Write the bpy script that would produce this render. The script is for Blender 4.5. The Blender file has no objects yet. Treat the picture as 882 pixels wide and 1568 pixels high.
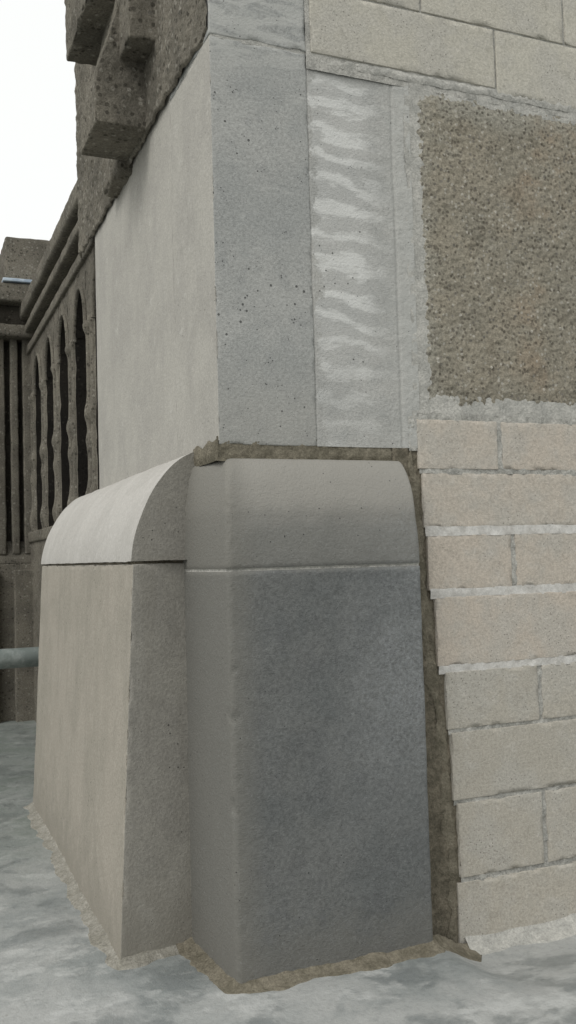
import bpy, math, random
from mathutils import Vector, Matrix, noise
random.seed(7)
scn = bpy.context.scene
scn.view_settings.view_transform = 'Standard'
scn.view_settings.look = 'None'
scn.view_settings.exposure = 0

def srgb(r, g, b):
    f = lambda c: ((c/255+0.055)/1.055)**2.4 if c/255 > 0.04045 else c/255/12.92
    return (f(r), f(g), f(b), 1)
def sm(x, a, b):
    t = min(1, max(0, (x-a)/(b-a))); return t*t*(3-2*t)
def fbm(p, s, o=3):
    v = 0; a = 1; q = Vector(p)*s
    for i in range(o):
        v += a*noise.noise(q); q = q*2.03+Vector((3.1, 1.7, 5.2)); a *= .5
    return v

# ---------------------------------------------------------------- materials
class NT:
    def __init__(s, name):
        s.m = bpy.data.materials.new(name); s.m.use_nodes = True
        s.t = s.m.node_tree; s.n = s.t.nodes; s.n.clear()
        s.out = s.n.new('ShaderNodeOutputMaterial')
        s.b = s.n.new('ShaderNodeBsdfPrincipled')
        s.l(s.b.outputs[0], s.out.inputs[0])
        s.tc = s.n.new('ShaderNodeTexCoord').outputs['Object']
    def l(s, a, b): s.t.links.new(a, b)
    def val(s, sock, v):
        if isinstance(v, bpy.types.NodeSocket): s.l(v, sock)
        else: sock.default_value = v
    def mapv(s, scale, loc=(0, 0, 0)):
        n = s.n.new('ShaderNodeMapping'); s.l(s.tc, n.inputs[0])
        n.inputs['Scale'].default_value = scale; n.inputs['Location'].default_value = loc
        return n.outputs[0]
    def noise(s, sc, det=3, rough=.55, vec=None, dist=0):
        n = s.n.new('ShaderNodeTexNoise'); s.l(vec or s.tc, n.inputs['Vector'])
        n.inputs['Scale'].default_value = sc; n.inputs['Detail'].default_value = det
        n.inputs['Roughness'].default_value = rough; n.inputs['Distortion'].default_value = dist
        return n.outputs[0]
    def vor(s, sc, vec=None):
        n = s.n.new('ShaderNodeTexVoronoi'); s.l(vec or s.tc, n.inputs['Vector'])
        n.inputs['Scale'].default_value = sc
        return n.outputs
    def rng(s, v, a, b, c=0, d=1, smooth=True):
        n = s.n.new('ShaderNodeMapRange'); n.interpolation_type = 'SMOOTHSTEP' if smooth else 'LINEAR'
        s.l(v, n.inputs[0])
        for i, x in zip((1, 2, 3, 4), (a, b, c, d)): n.inputs[i].default_value = x
        return n.outputs[0]
    def math(s, op, a, b=0):
        n = s.n.new('ShaderNodeMath'); n.operation = op
        s.val(n.inputs[0], a); s.val(n.inputs[1], b); return n.outputs[0]
    def mix(s, f, a, b, mode='MIX'):
        n = s.n.new('ShaderNodeMix'); n.data_type = 'RGBA'; n.blend_type = mode
        s.val(n.inputs[0], f); s.val(n.inputs[6], a); s.val(n.inputs[7], b); return n.outputs[2]
    def grain(s, col, fn, lo, hi, a=.32, b=.68):
        return s.mix(1.0, col, s.mix(s.rng(fn, a, b, smooth=False), (lo,)*3+(1,), (hi,)*3+(1,)), 'MULTIPLY')
    def xyz(s):
        n = s.n.new('ShaderNodeSeparateXYZ'); s.l(s.tc, n.inputs[0]); return n.outputs
    def bump(s, h, strength, dist):
        n = s.n.new('ShaderNodeBump'); s.l(h, n.inputs['Height'])
        n.inputs['Strength'].default_value = strength; n.inputs['Distance'].default_value = dist
        return n.outputs[0]
    def finish(s, col, nrm=None, rough=.9, spec=.2):
        s.val(s.b.inputs['Base Color'], col); s.val(s.b.inputs['Roughness'], rough)
        s.b.inputs['Specular IOR Level'].default_value = spec
        if nrm: s.l(nrm, s.b.inputs['Normal'])
        return s.m

def g(c, k): return (c[0]*k, c[1]*k, c[2]*k, 1)

def cast_stone(name, c, c2, c3, pits=1.0, fine=.25, bumpk=.35, extra=None, rough=.9, spec=.15):
    s = NT(name)
    big = s.noise(3.2, 3, .62)
    col = s.mix(s.rng(big, .36, .64), c, c2)
    mid = s.noise(13, 4, .7)
    col = s.mix(s.rng(mid, .48, .7, 0, .5), col, c3)
    fn = s.noise(88, 2, .85)
    col = s.grain(col, fn, 1-fine, 1+fine*.8)
    if extra: col = extra(s, col, mid, big)
    d = s.vor(30)[0]
    hole = s.math('LESS_THAN', d, s.rng(big, .42, .62, .0, .13*pits))
    d2 = s.vor(75)[0]
    hole2 = s.math('LESS_THAN', d2, s.rng(mid, .5, .66, .0, .19*pits))
    h = s.math('MAXIMUM', hole, hole2)
    col = s.mix(s.math('MULTIPLY', h, .8), col, g(c, .16))
    return s.finish(col, s.bump(fn, bumpk, .006), rough, spec)

def tool_marks(s, col, mid, big):
    v = s.noise(13, 3, .6, vec=s.mapv((.5, 1, 1.6)), dist=.8)
    col = s.mix(s.rng(v, .6, .72, 0, .3), col, srgb(182, 182, 177))
    x = s.xyz()
    dn = s.rng(x[2], 1.83, 2.2, .35, 0)
    col = s.mix(dn, col, srgb(148, 145, 137))
    e = s.math('ADD', x[2], s.math('MULTIPLY', mid, .3))
    res = s.math('MULTIPLY', s.rng(e, 3.24, 3.44), s.rng(v, .4, .52, 0, .6))
    return s.mix(res, col, srgb(176, 176, 171))
def blemish(s, col, mid, big):
    st = s.noise(4, 4, .65, vec=s.mapv((1, 1.6, .35)), dist=.3)
    col = s.mix(s.rng(st, .5, .68, 0, .35), col, srgb(150, 147, 141))
    return s.mix(s.rng(mid, .62, .7, 0, .3), col, srgb(192, 190, 184))
M = {}
M['pier'] = cast_stone('cast_stone_grey', srgb(150, 151, 148), srgb(160, 160, 156), srgb(139, 140, 138), 1.2, .2, .5, tool_marks)
M['side'] = cast_stone('cast_stone_side_lit', srgb(168, 165, 157), srgb(160, 157, 150), srgb(174, 171, 163), .7, .13, .4, blemish)  # same stone as the pier front; its lit side painted lighter and warmer
def plinth_haze_cap_light(s, col, mid, big):
    x = s.xyz()
    dg = s.math('ADD', x[0], s.math('MULTIPLY', x[2], -.18))
    m = s.math('MULTIPLY', s.rng(dg, 1.1, 1.5), s.rng(x[2], .2, 1.0))
    spk = s.noise(70, 4, .88)
    hz = s.rng(big, .36, .64, .3, .7)
    col = s.mix(s.math('MULTIPLY', s.math('MULTIPLY', m, hz), s.rng(spk, .36, .64, .1, .9)), col, srgb(142, 145, 146))
    zz = s.math('ADD', x[2], s.math('MULTIPLY', mid, .08))
    col = s.mix(s.rng(zz, 1.38, 1.42, 0, .5), col, srgb(124, 122, 115))
    col = s.mix(s.rng(zz, 1.52, 1.66, 0, .85), col, srgb(146, 143, 136))  # light band on the cap: highlight of the curve painted into the colour
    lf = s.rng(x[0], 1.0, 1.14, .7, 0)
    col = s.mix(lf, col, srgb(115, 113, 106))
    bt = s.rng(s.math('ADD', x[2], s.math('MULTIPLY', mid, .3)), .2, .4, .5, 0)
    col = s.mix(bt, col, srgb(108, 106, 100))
    return s.mix(s.rng(spk, .56, .7, 0, .35), col, srgb(140, 142, 140))
M['plinth'] = cast_stone('cast_stone_dark', srgb(97, 99, 98), srgb(104, 105, 103), srgb(93, 94, 94), .6, .22, .6, plinth_haze_cap_light, .85, .2)
def base_tone(s, col, mid, big):  # darker towards the bottom, with faint vertical streaks
    x = s.xyz()
    b = s.rng(s.math('ADD', x[2], s.math('MULTIPLY', mid, .4)), .2, .55, .5, 0)
    col = s.mix(b, col, srgb(126, 122, 112))
    st = s.noise(10, 3, .6, vec=s.mapv((1.2, 1.2, .12)))
    return s.mix(s.rng(st, .5, .68, 0, .25), col, srgb(130, 126, 117))
M['plinth_side'] = cast_stone('cast_stone_left', srgb(143, 140, 132), srgb(136, 133, 126), srgb(152, 149, 141), .8, .17, .45, base_tone)
M['plinth_long_lit'] = cast_stone('cast_stone_long_lit', srgb(155, 149, 138), srgb(147, 142, 131), srgb(162, 156, 145), .8, .15, .4, base_tone)  # lighter copy of the left plinth stone; light on its long face painted in
M['cap_side_lit'] = cast_stone('cast_stone_cap_lit', srgb(178, 175, 169), srgb(171, 168, 162), srgb(186, 183, 178), .6, .12, .3)  # curved cap whiter than its ends: sky light put into the colour

def strokes(s, col, mid, big):
    x = s.xyz()
    warp = s.math('MULTIPLY', s.math('SUBTRACT', s.noise(5, 2, .5), .5), .20)
    sl = s.math('ADD', x[2], s.math('MULTIPLY', x[0], .12))
    zz = s.math('ADD', sl, warp)
    wv = s.math('SINE', s.math('MULTIPLY', zz, 62))
    nn = s.noise(16, 4, .75, vec=s.mapv((.35, 1, 1.5)))
    m = s.rng(s.math('ADD', s.math('MULTIPLY', wv, .12), nn), .45, .64)
    wob = s.math('MULTIPLY', s.math('SUBTRACT', mid, .5), .2)
    xx = s.math('ADD', x[0], wob)
    mx = s.math('MULTIPLY', s.rng(xx, 1.40, 1.425), s.rng(xx, 1.56, 1.76, 1, 0))
    mz = s.math('MULTIPLY', s.rng(x[2], 1.82, 2.35, .3, 1), s.rng(x[2], 3.14, 3.22, 1, 0))
    col = s.mix(s.math('MULTIPLY', s.math('MULTIPLY', mx, mz), .4), col, srgb(186, 186, 183))
    m = s.math('MULTIPLY', s.math('MULTIPLY', m, mx), mz)
    col = s.mix(s.math('MULTIPLY', m, .62), col, srgb(210, 210, 206))
    edge = s.rng(s.math('ADD', x[0], wob), 1.66, 1.80)
    return s.mix(s.math('MULTIPLY', edge, .55), col, srgb(178, 178, 173))
M['patch'] = cast_stone('patch_render', srgb(155, 155, 151), srgb(164, 163, 158), srgb(146, 147, 144), .8, .18, .65, strokes)

def rough_mortar(name, c, c2, k=1.0, fine=.3):
    s = NT(name)
    mid = s.noise(14, 3, .7)
    col = s.mix(s.rng(mid, .35, .65), c, c2)
    fn = s.noise(100, 3, .85)
    col = s.grain(col, fn, 1-fine, 1+fine)
    return s.finish(col, s.bump(fn, .8*k, .008), .95, .1)
M['mortar'] = rough_mortar('wet_mortar', srgb(104, 99, 86), srgb(124, 118, 104))
M['mortar_dark'] = rough_mortar('recessed_mortar', srgb(99, 94, 82), srgb(122, 115, 101), 1.2)
M['mortar_pale'] = rough_mortar('pale_base_mortar', srgb(132, 129, 119), srgb(150, 147, 138), 1)
M['mortar_light'] = rough_mortar('light_mortar', srgb(162, 161, 155), srgb(182, 180, 173), 1, .24)
M['mortar_white'] = rough_mortar('white_joint', srgb(200, 198, 193), srgb(180, 177, 171), .6, .14)
M['mortar_grey'] = rough_mortar('grey_joint', srgb(150, 149, 143), srgb(176, 174, 167), 1)

def block_mat(name, c, c2):
    s = NT(name)
    oi = s.n.new('ShaderNodeObjectInfo').outputs['Random']
    col = s.mix(oi, c, c2)
    big = s.noise(5, 3, .65)
    col = s.mix(s.rng(big, .4, .64, 0, .6), col, srgb(174, 171, 163))
    mid = s.noise(16, 4, .72)
    col = s.mix(s.rng(mid, .55, .72, 0, .4), col, srgb(194, 190, 182))
    col = s.mix(s.rng(mid, .32, .44, .4, 0), col, g(c, .72))
    fn = s.noise(95, 3, .85)
    col = s.grain(col, fn, .78, 1.14)
    hole = s.math('LESS_THAN', s.vor(60)[0], s.rng(big, .42, .62, 0, .17))
    col = s.mix(s.math('MULTIPLY', hole, .65), col, g(c, .3))
    return s.finish(col, s.bump(fn, .6, .007), .94, .12)
M['block_pink'] = block_mat('block_pinkish', srgb(182, 174, 162), srgb(186, 176, 163))
M['block_beige'] = block_mat('block_beige', srgb(170, 165, 154), srgb(177, 171, 159))
M['block_top'] = block_mat('block_upper', srgb(176, 172, 160), srgb(184, 180, 168))

def aggregate(name, c, c2, stone_l, stone_d, sc=90, k=1.0, rust=True, gl=.72, gh=1.3):
    s = NT(name)
    big = s.noise(3, 4, .65)
    col = s.mix(s.rng(big, .36, .64), c, c2)
    if rust:
        x = s.xyz()
        m = s.math('MULTIPLY', s.rng(big, .48, .64, 0, .4), s.rng(x[0], 2.1, 2.45))
        col = s.mix(m, col, srgb(142, 120, 98))
        ed = s.rng(s.math('ADD', x[0], s.math('MULTIPLY', big, .2)), 1.93, 2.05, .55, 0)
        col = s.mix(ed, col, srgb(158, 156, 146))
        et = s.rng(s.math('SUBTRACT', x[2], s.math('MULTIPLY', big, .25)), 2.95, 3.06, 0, .5)
        col = s.mix(et, col, srgb(158, 156, 146))
        pt = s.noise(11, 4, .7)
        col = s.mix(s.rng(pt, .56, .66, 0, .4), col, srgb(166, 162, 150))
        col = s.mix(s.rng(pt, .34, .44, .4, 0), col, srgb(104, 98, 86))
    vo = s.vor(sc)
    cr = s.n.new('ShaderNodeSeparateColor'); s.l(vo[1], cr.inputs[0])
    inst = s.rng(vo[0], .3, .5, 1, 0)
    lt = s.math('MULTIPLY', s.rng(cr.outputs[0], .78, .8), inst)
    dk = s.math('MULTIPLY', s.rng(cr.outputs[1], .72, .74), inst)
    col = s.mix(s.math('MULTIPLY', lt, .6), col, stone_l)
    col = s.mix(s.math('MULTIPLY', dk, .65), col, stone_d)
    fn = s.noise(90, 3, .88)
    col = s.grain(col, fn, gl, gh)
    return s.finish(col, s.bump(fn, .9*k, .010), .97, .08)
M['stucco'] = aggregate('exposed_aggregate_panel', srgb(140, 135, 122), srgb(151, 144, 129), srgb(184, 180, 170), srgb(84, 79, 71), 65, 1, True, .66, 1.34)
M['old'] = aggregate('weathered_stone', srgb(106, 102, 93), srgb(126, 121, 110), srgb(154, 150, 140), srgb(62, 59, 53), 42, 1.2, False, .62, 1.35)
M['old_shaded'] = aggregate('weathered_stone_shaded', srgb(66, 63, 57), srgb(80, 76, 69), srgb(104, 100, 91), srgb(40, 37, 34), 42, 1.2, False)  # darker copy of the weathered stone; shade of set-back courses is in its colour
M['recess'] = aggregate('recess_shade_stone', srgb(40, 38, 35), srgb(50, 47, 43), srgb(66, 63, 58), srgb(26, 25, 23), 42, 1.2, False)  # dark weathered stone, with the shade inside the arches painted in

def ground_mat():
    s = NT('ground_coating')
    n = s.noise(1.9, 4, .6)
    col = s.mix(s.rng(n, .36, .62), srgb(134, 138, 136), srgb(160, 161, 158))
    n2 = s.noise(4.5, 5, .62, vec=s.mapv((1, 1, 1), (4, 2, 1)), dist=.3)
    col = s.mix(s.rng(n2, .48, .64, 0, .65), col, srgb(112, 117, 117))
    n3 = s.noise(4.5, 5, .66, vec=s.mapv((1, 1.4, 1), (9, 5, 1)))
    col = s.mix(s.rng(n3, .50, .66, 0, .7), col, srgb(182, 183, 180))
    x = s.xyz()
    far = s.rng(x[1], 3.8, 5.4)
    col = s.mix(s.math('MULTIPLY', far, s.rng(n2, .35, .6, .9, .4)), col, srgb(108, 115, 108))
    n4 = s.noise(34, 4, .82)
    col = s.mix(s.rng(n4, .54, .72, 0, .5), col, srgb(112, 112, 107))
    col = s.grain(col, n4, .84, 1.1)
    return s.finish(col, s.bump(n4, .5, .012), s.rng(n2, .48, .62, .8, .36), .4)
M['ground'] = ground_mat()
def metal():
    s = NT('galvanised_pipe')
    col = s.mix(s.rng(s.noise(12, 5, .7), .4, .7), srgb(112, 120, 116), srgb(145, 151, 147))
    s.b.inputs['Metallic'].default_value = .3
    return s.finish(col, None, .5, .5)
M['metal'] = metal()
def flash():
    s = NT('lead_flashing')
    return s.finish(s.mix(s.rng(s.noise(10), .4, .6), srgb(150, 165, 180), srgb(178, 190, 200)), None, .5, .4)
M['flash'] = flash()

# ---------------------------------------------------------------- mesh helpers
def mkobj(name, verts, faces, mats, parent=None, smooth=True, fm=None):
    me = bpy.data.meshes.new(name); me.from_pydata([tuple(v) for v in verts], [], faces); me.update()
    for m in (mats if isinstance(mats, list) else [mats]): me.materials.append(m)
    if smooth: me.polygons.foreach_set('use_smooth', [True]*len(me.polygons))
    if fm: me.polygons.foreach_set('material_index', fm)
    o = bpy.data.objects.new(name, me); scn.collection.objects.link(o)
    if parent: o.parent = parent
    return o
def empty(name):
    o = bpy.data.objects.new(name, None); o.empty_display_size = .2; scn.collection.objects.link(o); return o
def grid(name, fn, nu, nv, mat, parent=None, flip=False):
    vs = [fn(i/nu, j/nv) for j in range(nv+1) for i in range(nu+1)]
    fs = []
    for j in range(nv):
        for i in range(nu):
            a = j*(nu+1)+i; q = (a, a+1, a+nu+2, a+nu+1)
            fs.append(q[::-1] if flip else q)
    return mkobj(name, vs, fs, mat, parent)
def ticks(lo, hi, r, cell):
    n = max(1, int(round((hi-lo-2*r)/cell)))
    t = [lo, lo+.3*r, lo+.65*r]+[lo+r+(hi-lo-2*r)*i/n for i in range(n+1)]+[hi-.65*r, hi-.3*r, hi]
    return t
def rbox(name, b, mat, parent=None, r=.006, cell=.03, amp=.001, freq=12, chip=0., deform=None, pick=None):
    x0, x1, y0, y1, z0, z1 = b
    T = [ticks(x0, x1, r, cell), ticks(y0, y1, r, cell), ticks(z0, z1, r, cell)]
    idx = {}; vs = []; fs = []; fm = []
    lo = Vector((x0+r, y0+r, z0+r)); hi = Vector((x1-r, y1-r, z1-r))
    def vid(i, j, k):
        key = (i, j, k)
        if key in idx: return idx[key]
        p = Vector((T[0][i], T[1][j], T[2][k]))
        q = Vector([min(max(p[a], lo[a]), hi[a]) for a in range(3)])
        d = p-q; L = d.length
        n = d/L if L > 1e-9 else Vector((0, 0, 1))
        p = q+n*r
        nz = sum(1 for a in range(3) if abs(n[a]) > .25)
        p = p+n*(fbm(p, freq)*amp)
        if chip and nz >= 2:
            c = max(0, fbm(p, 22)-.25)
            p = p-n*(chip*c)
        if deform: p = deform(p)
        idx[key] = len(vs); vs.append(p); return idx[key]
    N = [len(t) for t in T]
    for a, (u, v) in enumerate(((1, 2), (2, 0), (0, 1))):
        for side in (0, N[a]-1):
            for i in range(N[u]-1):
                for j in range(N[v]-1):
                    q = []
                    for di, dj in ((0, 0), (1, 0), (1, 1), (0, 1)):
                        k = [0, 0, 0]; k[a] = side; k[u] = i+di; k[v] = j+dj; q.append(vid(*k))
                    fs.append(q if side else q[::-1]); fm.append(1 if (pick == a and not side) else 0)
    return mkobj(name, vs, fs, mat, parent, True, fm if pick is not None else None)

# ---------------------------------------------------------------- ground
def gz(x, y):
    z = -.085*sm(x, 1.74, 1.95)*sm(y, 2.45, 2.95)
    z += .008*fbm((x, y, 0), 1.6, 3)+.0025*fbm((x, y, 3), 9, 3)
    return z
def nonlin(c, half, far, n):
    out = []
    for i in range(n+1):
        t = 2*i/n-1; a = abs(t)
        v = half*a/.7 if a < .7 else half+(far-half)*((a-.7)/.3)**4
        out.append(c+math.copysign(v, t))
    return out
gx = nonlin(1.1, 2.2, 300, 260); gy = nonlin(3.6, 2.6, 300, 260)
vs = [(x, y, gz(x, y) if abs(x) < 12 and abs(y) < 14 else 0) for y in gy for x in gx]
nx = len(gx)
mkobj('ground', vs, [(j*nx+i, j*nx+i+1, (j+1)*nx+i+1, (j+1)*nx+i) for j in range(len(gy)-1) for i in range(nx-1)], M['ground'])

# ---------------------------------------------------------------- front plinth
fp = empty('stone_plinth')
def plan(gf):
    xr = 1.745-.12*gf; yf = 2.96+gf; xl = 1.0+.45*gf; pts = []
    for i in range(12): pts.append((xr, 3.35+(yf+.015-3.35)*i/12))
    for i in range(5):
        a = i/5*math.pi/2; pts.append((xr-.015+.015*math.cos(a), yf+.015-.015*math.sin(a)))
    R = .022
    n = 90
    for i in range(n): pts.append((xr-.015+(xl+R-xr+.015)*i/n, yf))
    for i in range(8):
        a = i/8*math.radians(84); pts.append((xl+R-R*math.sin(a), yf+R-R*math.cos(a)))
    n = 36; xs, ys = xl, yf+R
    for i in range(n+1): pts.append((xs+(.962+.45*gf-xs)*i/n, ys+(3.37-ys)*i/n))
    return pts
levels = []
for i in range(110): levels.append((-.12+(1.356+.12)*i/109, 0, 0))
levels += [(1.3585, .006, 1), (1.3655, .006, 1), (1.368, .001, 1)]
for i in range(1, 12): levels.append((1.368+(1.535-1.368)*i/11, .016*(i/11)**2, 0))
D, H = .104, .216
for i in range(1, 31):
    th = i/30*math.pi/2
    levels.append((1.537+H*math.sin(th)**1.12, .016+D*(1-math.cos(th))**.88, 0))
vs = []; fs = []; fm = []
for li, (z, gf, k) in enumerate(levels):
    for (x, y) in plan(gf):
        p = Vector((x, y, z))
        p += Vector((.3*fbm(p, 9), fbm(p+Vector((5, 0, 0)), 9), .2*fbm(p, 7)))*.0026
        # worn arris at the left corner
        dc = math.hypot(x-(1.0+.45*gf), y-(2.96+gf))
        if dc < .03:
            c = max(0, fbm(p, 20)-.3)*.012; p += Vector((c, c, 0))
        vs.append(p)
n = len(plan(0))
for j in range(len(levels)-1):
    m = 1 if 110 <= j+1 <= 112 and j >= 110 else 0
    for i in range(n-1):
        fs.append((j*n+i+1, j*n+i, (j+1)*n+i, (j+1)*n+i+1)); fm.append(m)
top = (len(levels)-1)*n
fs.append(tuple(range(top+n-1, top-1, -1))); fm.append(0)
o = mkobj('plinth_block', vs, fs, [M['plinth'], M['mortar_grey']], fp, True, fm)

def bed(u, v):
    x = 1.012+(1.80-1.012)*u
    zt = 1.829+.006*fbm((x, 0, 1), 14); zb = 1.742
    z = zb+(zt-zb)*v
    y = 3.074-.004*math.sin(v*math.pi)+.005*fbm((x, 0, z), 28)
    return (x, y, z)
grid('mortar_bed', bed, 200, 16, M['mortar'], fp)
def corner(u, v):
    y = 3.066+.30*u; z = 1.745+(.072+.02*noise.noise((y*14, 3, 0)))*v
    x = 1.016-.010*math.sin(v*math.pi)*math.sin(u*math.pi)**.5+.004*fbm((0, y, z), 26)
    return (x, y, z)
grid('corner_mortar', corner, 70, 24, M['mortar'], fp, True)

# ---------------------------------------------------------------- side plinth
sp = empty('stone_plinth')
def dsp(p):
    w = (1.12-p.x)/(1.12-.69)
    q = Vector(p)
    q.x += w*.074*max(0, p.z)/1.4
    wy = 1-sm(p.y, 3.31, 4.0)
    q.y += (p.x-.69)*.15*wy
    return q
rbox('plinth_body', (.69, 1.12, 3.31, 5.66, -.12, 1.392), [M['plinth_side'], M['plinth_long_lit']], sp, .006, .018, .0028, 6, .05, dsp, pick=0)
rbox('joint', (.70, 1.10, 3.325, 5.65, 1.385, 1.406), M['mortar_dark'], sp, .003, .05, .0008, 6, 0, dsp)
CX, CZ, RX, RZ = 1.024, 1.402, .266, .405
def capdef(p):
    v = Vector(p); d = Vector((fbm(v, 8), 0, fbm(v+Vector((3, 3, 3)), 8)))*.0024; return v+d
def prof(t):
    c = max(0, math.cos(t)); return (CX-RX*c**1.25, CZ+RZ*max(0, math.sin(t))**1.25)
def cap(u, v):
    x, z = prof(v*math.pi/2); yf = 3.313+(x-.764)*.15
    return capdef((x, yf+(5.655-yf)*u, z))
grid('cap_round', cap, 160, 48, M['cap_side_lit'], sp)
def capend(y0):
    def f(u, v):
        x, z = prof(v*math.pi/2); x = CX+.05+(x-CX-.05)*u; z = CZ+(z-CZ)*u
        return capdef((x, 3.313+(x-.764)*.15 if y0 < 4 else y0, z))
    return f
grid('cap_end', capend(3.313), 24, 48, M['plinth_side'], sp)
grid('cap_far_end', capend(5.655), 24, 48, M['plinth_side'], sp, True)
grid('cap_soffit', lambda u, v: (.758+.3*u, 3.315+2.34*v, 1.4025), 4, 20, M['plinth_side'], sp, True)

# ---------------------------------------------------------------- pier
pier = empty('stone_pier')
rbox('pier_front', (1.019, 1.392, 3.068, 3.6, 1.80, 3.258), [M['pier'], M['side']], pier, .004, .012, .0018, 7, .05, pick=0)
rbox('pier_upper_block', (1.019, 1.40, 3.066, 3.6, 3.266, 5.2), M['pier'], pier, .005, .02, .003, 9, .05)
rbox('pier_bed_joint', (1.022, 1.42, 3.069, 3.6, 3.25, 3.28), M['mortar_light'], pier, .003, .015, .003, 26)
rbox('side_face', (1.0195, 1.5, 3.597, 5.2, 1.72, 3.33), M['side'], pier, .003, .03, .0014, 5, 0)
def patch(u, v):
    x = 1.386+(1.82-1.386)*u; z = 1.80+(3.25-1.80)*v
    y = 3.068-.008*sm(u, .72, 1.0)+.0035*fbm((x, 0, z), 6)*min(1, u*6)
    gr = math.exp(-((x-1.392-.003*noise.noise((0, z*6, 0)))/.004)**2)
    gr2 = math.exp(-((x-1.745-.006*noise.noise((0, z*5, 0)))/.006)**2)
    y += .006*gr+.005*gr2+.0015*fbm((x, 0, z), 40)*sm(u, .6, .9)
    return (x, y, z)
grid('patch_render', patch, 110, 320, M['patch'], pier)

# ---------------------------------------------------------------- block wall
wall = empty('concrete_block_wall')
WY = 3.055
rbox('wall_core', (1.42, 6.5, 3.12, 3.5, -.4, 5.2), M['mortar_grey'], wall, .01, .4, 0)
zl = [-.39, -.105, .175, .465, .73, .963, 1.248, 1.484, 1.714, 1.921]
gaps = [.014, .016, .018, .014, .014, .024, .028, .028, .016, .020]
left = [1.912, 1.91, 1.922, 1.904, 1.89, 1.857, 1.832, 1.82, 1.806]
jx = [2.62, 2.64, 2.316, 2.60, 2.32, 2.64, 2.22, 2.62, 2.175]
tn = [1, 1, 1, 1, 1, 0, 0, 0, 0]
def jsheet(name, x0, x1, z0, z1, mat, y=WY+.004, amp=.003, nx=260, wob=0):
    def f(u, v):
        x = x0+(x1-x0)*u; z = z0+(z1-z0)*v
        if wob: z += wob*fbm((x, v*4, z0), 12)
        return (x, y+amp*fbm((x, 0, z), 30), z)
    grid(name, f, nx, max(3, int((z1-z0)/.012)), mat, wall)
for i in range(9):
    z0 = zl[i]+gaps[i]/2; z1 = zl[i+1]-gaps[i+1]/2
    xs = [left[i]]; x = jx[i]
    xs += [x]
    while x < 6: x += .62; xs.append(x)
    for a, b in zip(xs, xs[1:]):
        rbox('block', (a+(.0 if a == left[i] else .010), b-.010, WY+random.uniform(-.002, .002), 3.2, z0, z1),
             M['block_pink'] if not tn[i] else M['block_beige'], wall, .003, .016 if a < 2.5 else .06, .0014, 14, .04)
for i in range(1, 10):
    wt = i in (5, 6, 7)
    zc = zl[i]
    jsheet('joint_%d' % i, left[min(i, 8)]+.004, 4.5, zc-gaps[i]/2-.004, zc+gaps[i]/2+.004, M['mortar_white'] if wt else M['mortar_grey'],
           WY-(.0002 if wt else -.003), .004 if wt else .006, 400, .004)
for i in range(9):
    jsheet('head_joint', jx[i]-.014, jx[i]+.014, zl[i]+.01, zl[i+1]-.01, M['mortar_grey'], WY+.003, .006, 8)
zu = [3.24, 3.51, 3.77, 4.03, 4.29, 4.55]
off = [2.225, 2.575, 2.225, 2.57, 2.225]
for i in range(5):
    xs = [1.405]; x = off[i]-.69
    while x < 6.2:
        if x > 1.5: xs.append(x)
        x += .69
    if i == 0: xs = [1.405]+[q for q in xs if q > 2]
    for a, b in zip(xs, xs[1:]):
        if b-a < .06: continue
        zb = zu[i]+.004+(.02 if i == 0 and a < 2.0 else 0)
        rbox('block', (a+.005, b-.005, WY+random.uniform(-.001, .001), 3.2, zb, zu[i+1]-.004), M['block_top'], wall, .003, .02, .0014, 14, .03)
jsheet('upper_mortar', 1.39, 6.5, 3.20, 4.55, M['mortar_grey'], WY+.006, .003, 200)
def backing(u, v):
    x = 1.795+(3.7-1.795)*u; z = 1.905+(3.265-1.905)*v
    x += .014*fbm((0, z, 4), 9)*(1-u)
    inner = sm(x, 1.88, 1.92)*sm(z, 2.0, 2.04)*(1-sm(z, 3.14, 3.18))
    return (x, WY+.006+.003*fbm((x, 0, z), 16)+.001*fbm((x, 0, z), 60)+.02*inner, z)
grid('slurry_frame', backing, 320, 230, M['mortar_light'], wall)
def drip(u, v):
    x = 1.40+(3.7-1.40)*u
    z = 3.225+(.035)*v+.008*fbm((x, 2, 0), 9)
    return (x, WY+.004-.004*math.sin(v*math.pi)+.003*fbm((x, 0, z), 40)+.006*(1-sm(x, 1.4, 1.8)), z)
grid('slurry_bead', drip, 400, 8, M['mortar_light'], wall)
def panel(u, v):
    ex = .010*fbm((0, v*1.2, 7), 6, 4); ez = .010*fbm((u*1.6, 0, 3), 8, 4)
    x0 = 1.852+ex; z0 = 1.970+ez*.8; z1 = 3.212+.012*fbm((u*1.6, 5, 3), 9, 4)
    x = x0+(3.6-x0)*(u**1.3); z = z0+(z1-z0)*v
    e = min(u*20, v*20, (1-v)*20, 1)
    y = WY+.010-.008*e-.004*fbm((x, 0, z), 48, 3)-.002*fbm((x, 0, z), 9, 2)
    return (x, y, z)
grid('aggregate_panel', panel, 420, 330, M['stucco'], wall)
def gap(u, v):
    z = -.14+(1.80+.14)*v; x = 1.70+(1.95-1.70)*u
    y = 3.068+.006*fbm((x, 0, z), 9)+.006*fbm((x, 0, z), 35)
    return (x, y, z)
grid('gap_mortar', gap, 36, 330, M['mortar_dark'], wall)
grid('gap_mortar_top', lambda u, v: (1.77+.05*u, 3.062+.004*fbm((u*.05, 0, v*.13), 60), 1.79+(.13)*v), 14, 30, M['mortar_light'], wall)
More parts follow.
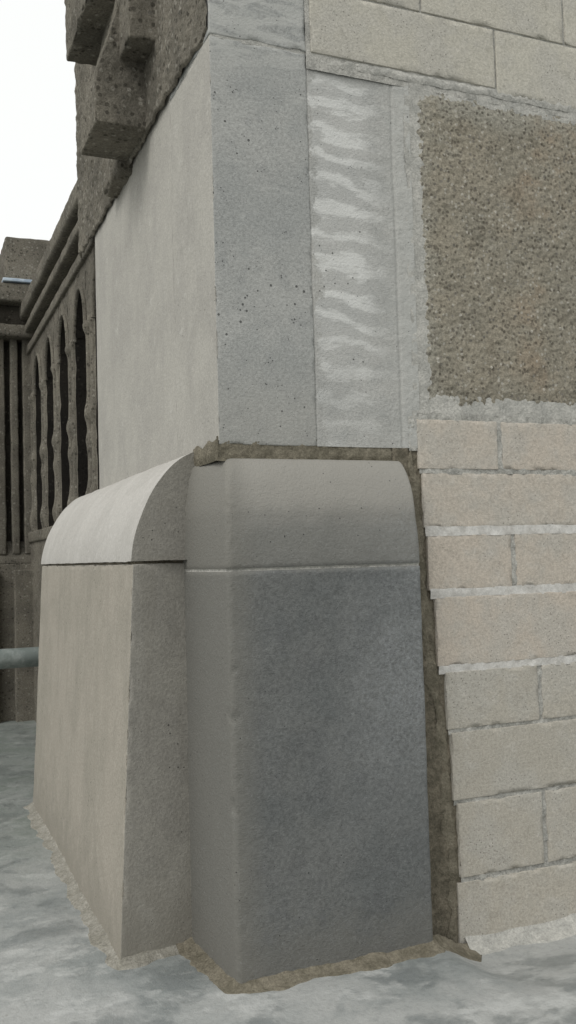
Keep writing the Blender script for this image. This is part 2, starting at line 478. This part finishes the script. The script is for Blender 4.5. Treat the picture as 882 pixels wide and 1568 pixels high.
def rope(u, v):
    z = -.1+1.90*v
    zi = 0
    for i in range(9):
        if zl[i] <= z: zi = i
    f = sm(z, zl[zi], zl[min(zi+1, 9)]); xe = left[zi]*(1-f)+left[min(zi+1, 8)]*f
    w = .024+.022*fbm((z, 0, 2), 9); a = (u-.5)*math.pi
    w *= .15+.85*(1-sm(z, 1.66, 1.80))
    return (xe-.022+.016*fbm((z, 4, 0), 7)+w*math.sin(a), 3.069-.006*math.cos(a)*(1+.9*noise.noise((z*16, 1, 1)))+.003*fbm((u, 0, z), 40), z)
grid('gap_mortar_edge', rope, 10, 500, M['mortar'], wall)
def coving(u, v):
    x = 1.93+4.4*v**1.5; w = .06+.03*fbm((x, 0, 0), 5)
    y = 3.056-(w)*u; z = gz(x, y)+.045*(1+.4*noise.noise((x*6, 0, 0)))*(1-u)**1.6+.003-.01*(u > .98)+.003*fbm((x, y, 0), 30)
    return (x, y, z)
grid('base_coving', coving, 12, 400, M['mortar_light'], wall)

# ---------------------------------------------------------------- mortar fillet on ground
path = [(2.02, 3.035), (1.90, 3.02), (1.80, 2.99), (1.745, 2.957), (1.6, 2.957), (1.3, 2.957), (1.04, 2.957), (1.0, 2.985), (.985, 3.12), (.958, 3.33), (.93, 3.345), (.80, 3.325), (.70, 3.305), (.688, 3.34), (.686, 3.6), (.685, 4.2), (.684, 5.0), (.684, 5.66)]
L = [0]
for a, b in zip(path, path[1:]): L.append(L[-1]+math.dist(a, b))
def along(s):
    for i in range(len(path)-1):
        if s <= L[i+1] or i == len(path)-2:
            t = (s-L[i])/(L[i+1]-L[i]); a, b = path[i], path[i+1]
            return Vector((a[0]+(b[0]-a[0])*t, a[1]+(b[1]-a[1])*t))
S1 = L[10]+.03
def filf(s0, s1, wd, ht):
    def fil(u, v):
        s = s0+(s1-s0)*v
        p = along(s); q0 = along(max(0, s-.05)); q1 = along(min(L[-1], s+.05))
        d = (q1-q0).normalized()
        nrm = Vector((-d.y, d.x))
        if nrm.dot(Vector((-1, -1))) < 0: nrm = -nrm
        w = wd*(1+.7*fbm((s, 0, 0), 6, 4))
        if s0 == 0: w *= sm(s, 0, .12)*.9+.1
        off = -.02+(w+.02)*u
        x, y = p.x+nrm.x*off, p.y+nrm.y*off
        h = ht*(1+.35*fbm((s, 1, 0), 12))*(1-u)**1.5
        z = gz(x, y)+h+.004*fbm((x, y, 0), 30)*(1-u*.5)+.002-.010*(u > .98)
        return (x, y, z)
    return fil
grid('mortar_fillet', filf(0, S1, .055, .03), 16, 320, M['mortar'], fp, False)
grid('pale_fillet', filf(S1-.05, L[-1], .045, .028), 16, 420, M['mortar_pale'], fp, False)

# ---------------------------------------------------------------- upper rough side wall and corbels
cor = empty('stone_corbel')
def shag(u, v):
    y = 3.075+(5.6-3.075)*u
    zb = 3.275+.022*fbm((0, y, 0), 8, 4)-.03*sm(y, 3.9, 5)
    z = zb+(5.2-zb)*v**1.6
    x = 1.012-.015*sm(u, 0, .12)-.009*fbm((0, y, z), 16, 4)+.012*(1-min(1, v*30))
    return (x, y, z)
grid('rough_side_wall', shag, 260, 200, M['old'], cor)
def dcor(p):
    q = Vector(p); w = (1.05-p.x)/.28
    q.x += w*.115*sm(p.z, 3.4, 3.9); return q
rbox('corbel_lower', (.775, 1.05, 3.90, 4.26, 3.285, 3.90), M['old'], cor, .008, .01, .006, 26, .05, dcor)
rbox('corbel_step', (.885, 1.05, 3.71, 3.96, 3.575, 4.3), M['old'], cor, .008, .012, .006, 26, .05)
rbox('corbel_upper', (.765, 1.05, 3.98, 4.55, 3.875, 5.2), M['old'], cor, .010, .018, .008, 20, .05)
rbox('corbel_back', (.95, 1.1, 4.26, 4.62, 3.24, 4.0), M['old'], cor, .02, .018, .014, 16, .05)

# ---------------------------------------------------------------- distant gothic parapet
pw = empty('stone_parapet_wall')
rbox('wall_backing', (1.26, 1.6, 5.1, 9.2, -.2, 3.5), M['recess'], pw, .01, .1, .004)
rbox('lower_wall', (1.09, 1.5, 5.15, 8.9, -.2, 1.62), M['old'], pw, .02, .05, .006, 10)
rbox('sill', (1.07, 1.5, 5.15, 8.9, 1.60, 1.70), M['old'], pw, .02, .04, .006, 10)
YS = 6.14
def arch_h(y):
    d = abs(((y-YS+.345) % .69)-.345)
    w = .20
    if d >= w: return None
    return 2.90+ .30*math.sqrt(max(0, 1-(d/w)**2))
vs = []; fs = []; fm = []
ny = 470
ys = [5.15+(8.9-5.15)*i/ny for i in range(ny+1)]
NZ = 24
for y in ys:
    h = arch_h(y); zb = h if h else 1.68
    for X in (1.10, 1.27):
        for k in range(NZ+1):
            z = zb+(3.36-zb)*k/NZ
            vs.append((X-.007*fbm((0, y, z), 13), y, z))
S = 2*(NZ+1)
for i in range(ny):
    a = i*S; b = a+S
    jump = (arch_h(ys[i]) is None) != (arch_h(ys[i+1]) is None)
    for k in range(NZ):
        if not jump: fs.append((a+k, b+k, b+k+1, a+k+1)); fm.append(0)
    if not jump: fs.append((a, a+NZ+1, b+NZ+1, b)); fm.append(1)
    else:
        s0 = a if arch_h(ys[i]) is None else b
        for k in range(NZ): fs.append((s0+k, s0+k+1, s0+NZ+1+k+1, s0+NZ+1+k)); fm.append(1)
mkobj('lancet_arcade', vs, fs, [M['old'], M['recess']], pw, False, fm)
def hood(yc):
    def f(u, v):
        t = math.pi*v; a = u*2*math.pi; R = .212
        cy = yc-math.cos(t)*(R+.014*math.cos(a)); cz = 2.90+math.sin(t)*(.312+.014*math.cos(a))
        return (1.096-.018*math.sin(a), cy, cz)
    grid('hood_mould', f, 8, 28, M['old'], pw)
for i in range(-1, 4): hood(YS+.69*i)
def shaft(name, yc, r0, xc=1.106):
    def f(u, v):
        a = u*2*math.pi; z = 1.68+1.25*v
        r = r0*(1+.75*math.exp(-((z-2.34)/.06)**2)+.45*math.exp(-((z-2.16)/.05)**2)+.9*math.exp(-((z-1.80)/.08)**2)+.7*math.exp(-((z-2.90)/.04)**2))
        r *= 1+.12*fbm((math.cos(a)*.1, yc+math.sin(a)*.1, z), 12)
        return (xc+r*math.cos(a), yc+r*math.sin(a), z)
    grid(name, f, 18, 90, M['old'], pw)
for i in range(-1, 4):
    yc = YS+.345+.69*i
    for dy, r in ((-.075, .024), (.075, .024)):
        if 5.2 < yc+dy < 8.8: shaft('shaft', yc+dy, r)
rbox('frieze', (1.075, 1.5, 5.15, 8.9, 3.34, 3.42), M['old'], pw, .015, .05, .005, 8)
rbox('cornice_neck', (1.13, 1.5, 5.15, 8.9, 3.41, 3.53), M['old_shaded'], pw, .01, .05, .003, 8)
rbox('cornice_lower', (1.05, 1.5, 5.15, 8.9, 3.52, 3.60), M['old'], pw, .02, .05, .005, 8)
rbox('cornice_fillet', (1.10, 1.5, 5.15, 8.9, 3.59, 3.67), M['old_shaded'], pw, .01, .05, .003, 8)
rbox('coping', (1.02, 1.5, 5.15, 8.9, 3.66, 3.80), M['old'], pw, .03, .04, .006, 8)

# ---------------------------------------------------------------- turret / return pier
tw = empty('stone_turret')
rbox('shaft_core', (-.9, 1.3, 8.96, 10.2, -.2, 3.5), M['old_shaded'], tw, .02, .08, .01, 6)
rbox('base', (-.95, 1.22, 8.80, 10.2, -.2, 1.42), M['old'], tw, .02, .08, .008, 6)
rbox('base_weathering', (-.95, 1.25, 8.80, 10.2, 1.40, 1.62), M['old'], tw, .03, .05, .008, 6, 0,
     lambda p: Vector((p.x, p.y+.1*sm(p.z, 1.42, 1.62)*(p.y < 9), p.z)))
for xa, xb in ((-.9, -.6), (-.3, -.12), (.2, .36), (.66, .88), (.93, 1.0), (1.04, 1.14)):
    rbox('pilaster', (xa, xb, 8.82, 9.0, 1.5, 3.5), M['old'], tw, .015, .05, .006, 8)
for xa, xb in ((-.9, -.5), (-.1, .3), (.62, .80), (.93, 1.2)):
    rbox('base_pilaster', (xa, xb, 8.72, 8.9, -.1, 1.36), M['old'], tw, .015, .05, .006, 8)
rbox('string_lower', (-.98, 1.14, 8.70, 10.3, 3.48, 3.60), M['old'], tw, .03, .05, .008, 8)
rbox('string_neck', (-.93, 1.14, 8.80, 10.3, 3.59, 3.80), M['old_shaded'], tw, .03, .05, .008, 8)
rbox('string_upper', (-1.0, 1.16, 8.66, 10.3, 3.79, 3.97), M['old'], tw, .03, .05, .008, 8)
rbox('merlon', (.90, 1.9, 8.8, 10.2, 3.96, 4.44), M['old'], tw, .02, .05, .008, 8)
rbox('merlon', (-1.0, .0, 8.8, 10.2, 3.96, 4.44), M['old'], tw, .02, .05, .008, 8)
rbox('flashing', (.86, 1.16, 8.64, 8.79, 3.972, 4.0), M['flash'], tw, .005, .05, .001)

# ---------------------------------------------------------------- pipe rail
pr = empty('pipe_railing')
def tube(name, a, b, r, mat, parent):
    a = Vector(a); b = Vector(b); d = (b-a).normalized(); s = d.orthogonal().normalized(); t = d.cross(s)
    def f(u, v):
        an = u*2*math.pi; return a+(b-a)*v+(s*math.cos(an)+t*math.sin(an))*r
    return grid(name, f, 24, 12, mat, parent)
tube('rail', (-2.2, 6.1, .82), (1.10, 6.1, .82), .062, M['metal'], pr)
for x in (-2.0, -.4): tube('post', (x, 6.1, 0), (x, 6.1, .80), .045, M['metal'], pr)
tube('coupling', (-.5, 6.1, .82), (-.3, 6.1, .82), .075, M['metal'], pr)

# ---------------------------------------------------------------- camera
Fh = Vector((math.sin(math.radians(22.5)), math.cos(math.radians(22.5)), 0)); Rh = Vector((Fh.y, -Fh.x, 0)); Z = Vector((0, 0, 1))
th = math.radians(2.8); Fc = Fh*math.cos(th)+Z*math.sin(th); Uc = Z*math.cos(th)-Fh*math.sin(th)
rl = .028
cx = (Rh-Uc*rl).normalized(); cu = (Uc+Rh*rl).normalized()
cam = bpy.data.cameras.new('camera'); co = bpy.data.objects.new('camera', cam); scn.collection.objects.link(co)
mt = Matrix((cx, cu, -Fc)).transposed().to_4x4(); mt.translation = Vector((0, 0, 1.4)); co.matrix_world = mt
cam.sensor_fit = 'VERTICAL'; cam.sensor_height = 36; cam.lens = 32.83; cam.clip_end = 1000; cam.clip_start = .05
scn.camera = co

# ---------------------------------------------------------------- light
sd = Vector((-.70, -.36, .85)).normalized()
el = math.asin(sd.z); az = math.atan2(sd.x, sd.y)
w = bpy.data.worlds.new('World'); scn.world = w; w.use_nodes = True
nt = w.node_tree; bg = nt.nodes['Background']
sky = nt.nodes.new('ShaderNodeTexSky'); sky.sky_type = 'NISHITA'; sky.sun_disc = False
sky.sun_elevation = el; sky.sun_rotation = az; sky.air_density = 1.5; sky.dust_density = 6
hs = nt.nodes.new('ShaderNodeHueSaturation'); hs.inputs['Saturation'].default_value = .12
nt.links.new(sky.outputs[0], hs.inputs['Color'])
mx = nt.nodes.new('ShaderNodeMix'); mx.data_type = 'RGBA'; mx.inputs[0].default_value = .8
nt.links.new(hs.outputs[0], mx.inputs[6]); mx.inputs[7].default_value = (11.6, 11.75, 11.6, 1)
nt.links.new(mx.outputs[2], bg.inputs[0]); bg.inputs[1].default_value = .1
sl = bpy.data.lights.new('sun', 'SUN'); sl.energy = 1.1; sl.angle = math.radians(25); sl.color = (1, .985, .96)
so = bpy.data.objects.new('sun', sl); scn.collection.objects.link(so)
so.rotation_euler = sd.to_track_quat('Z', 'Y').to_euler()
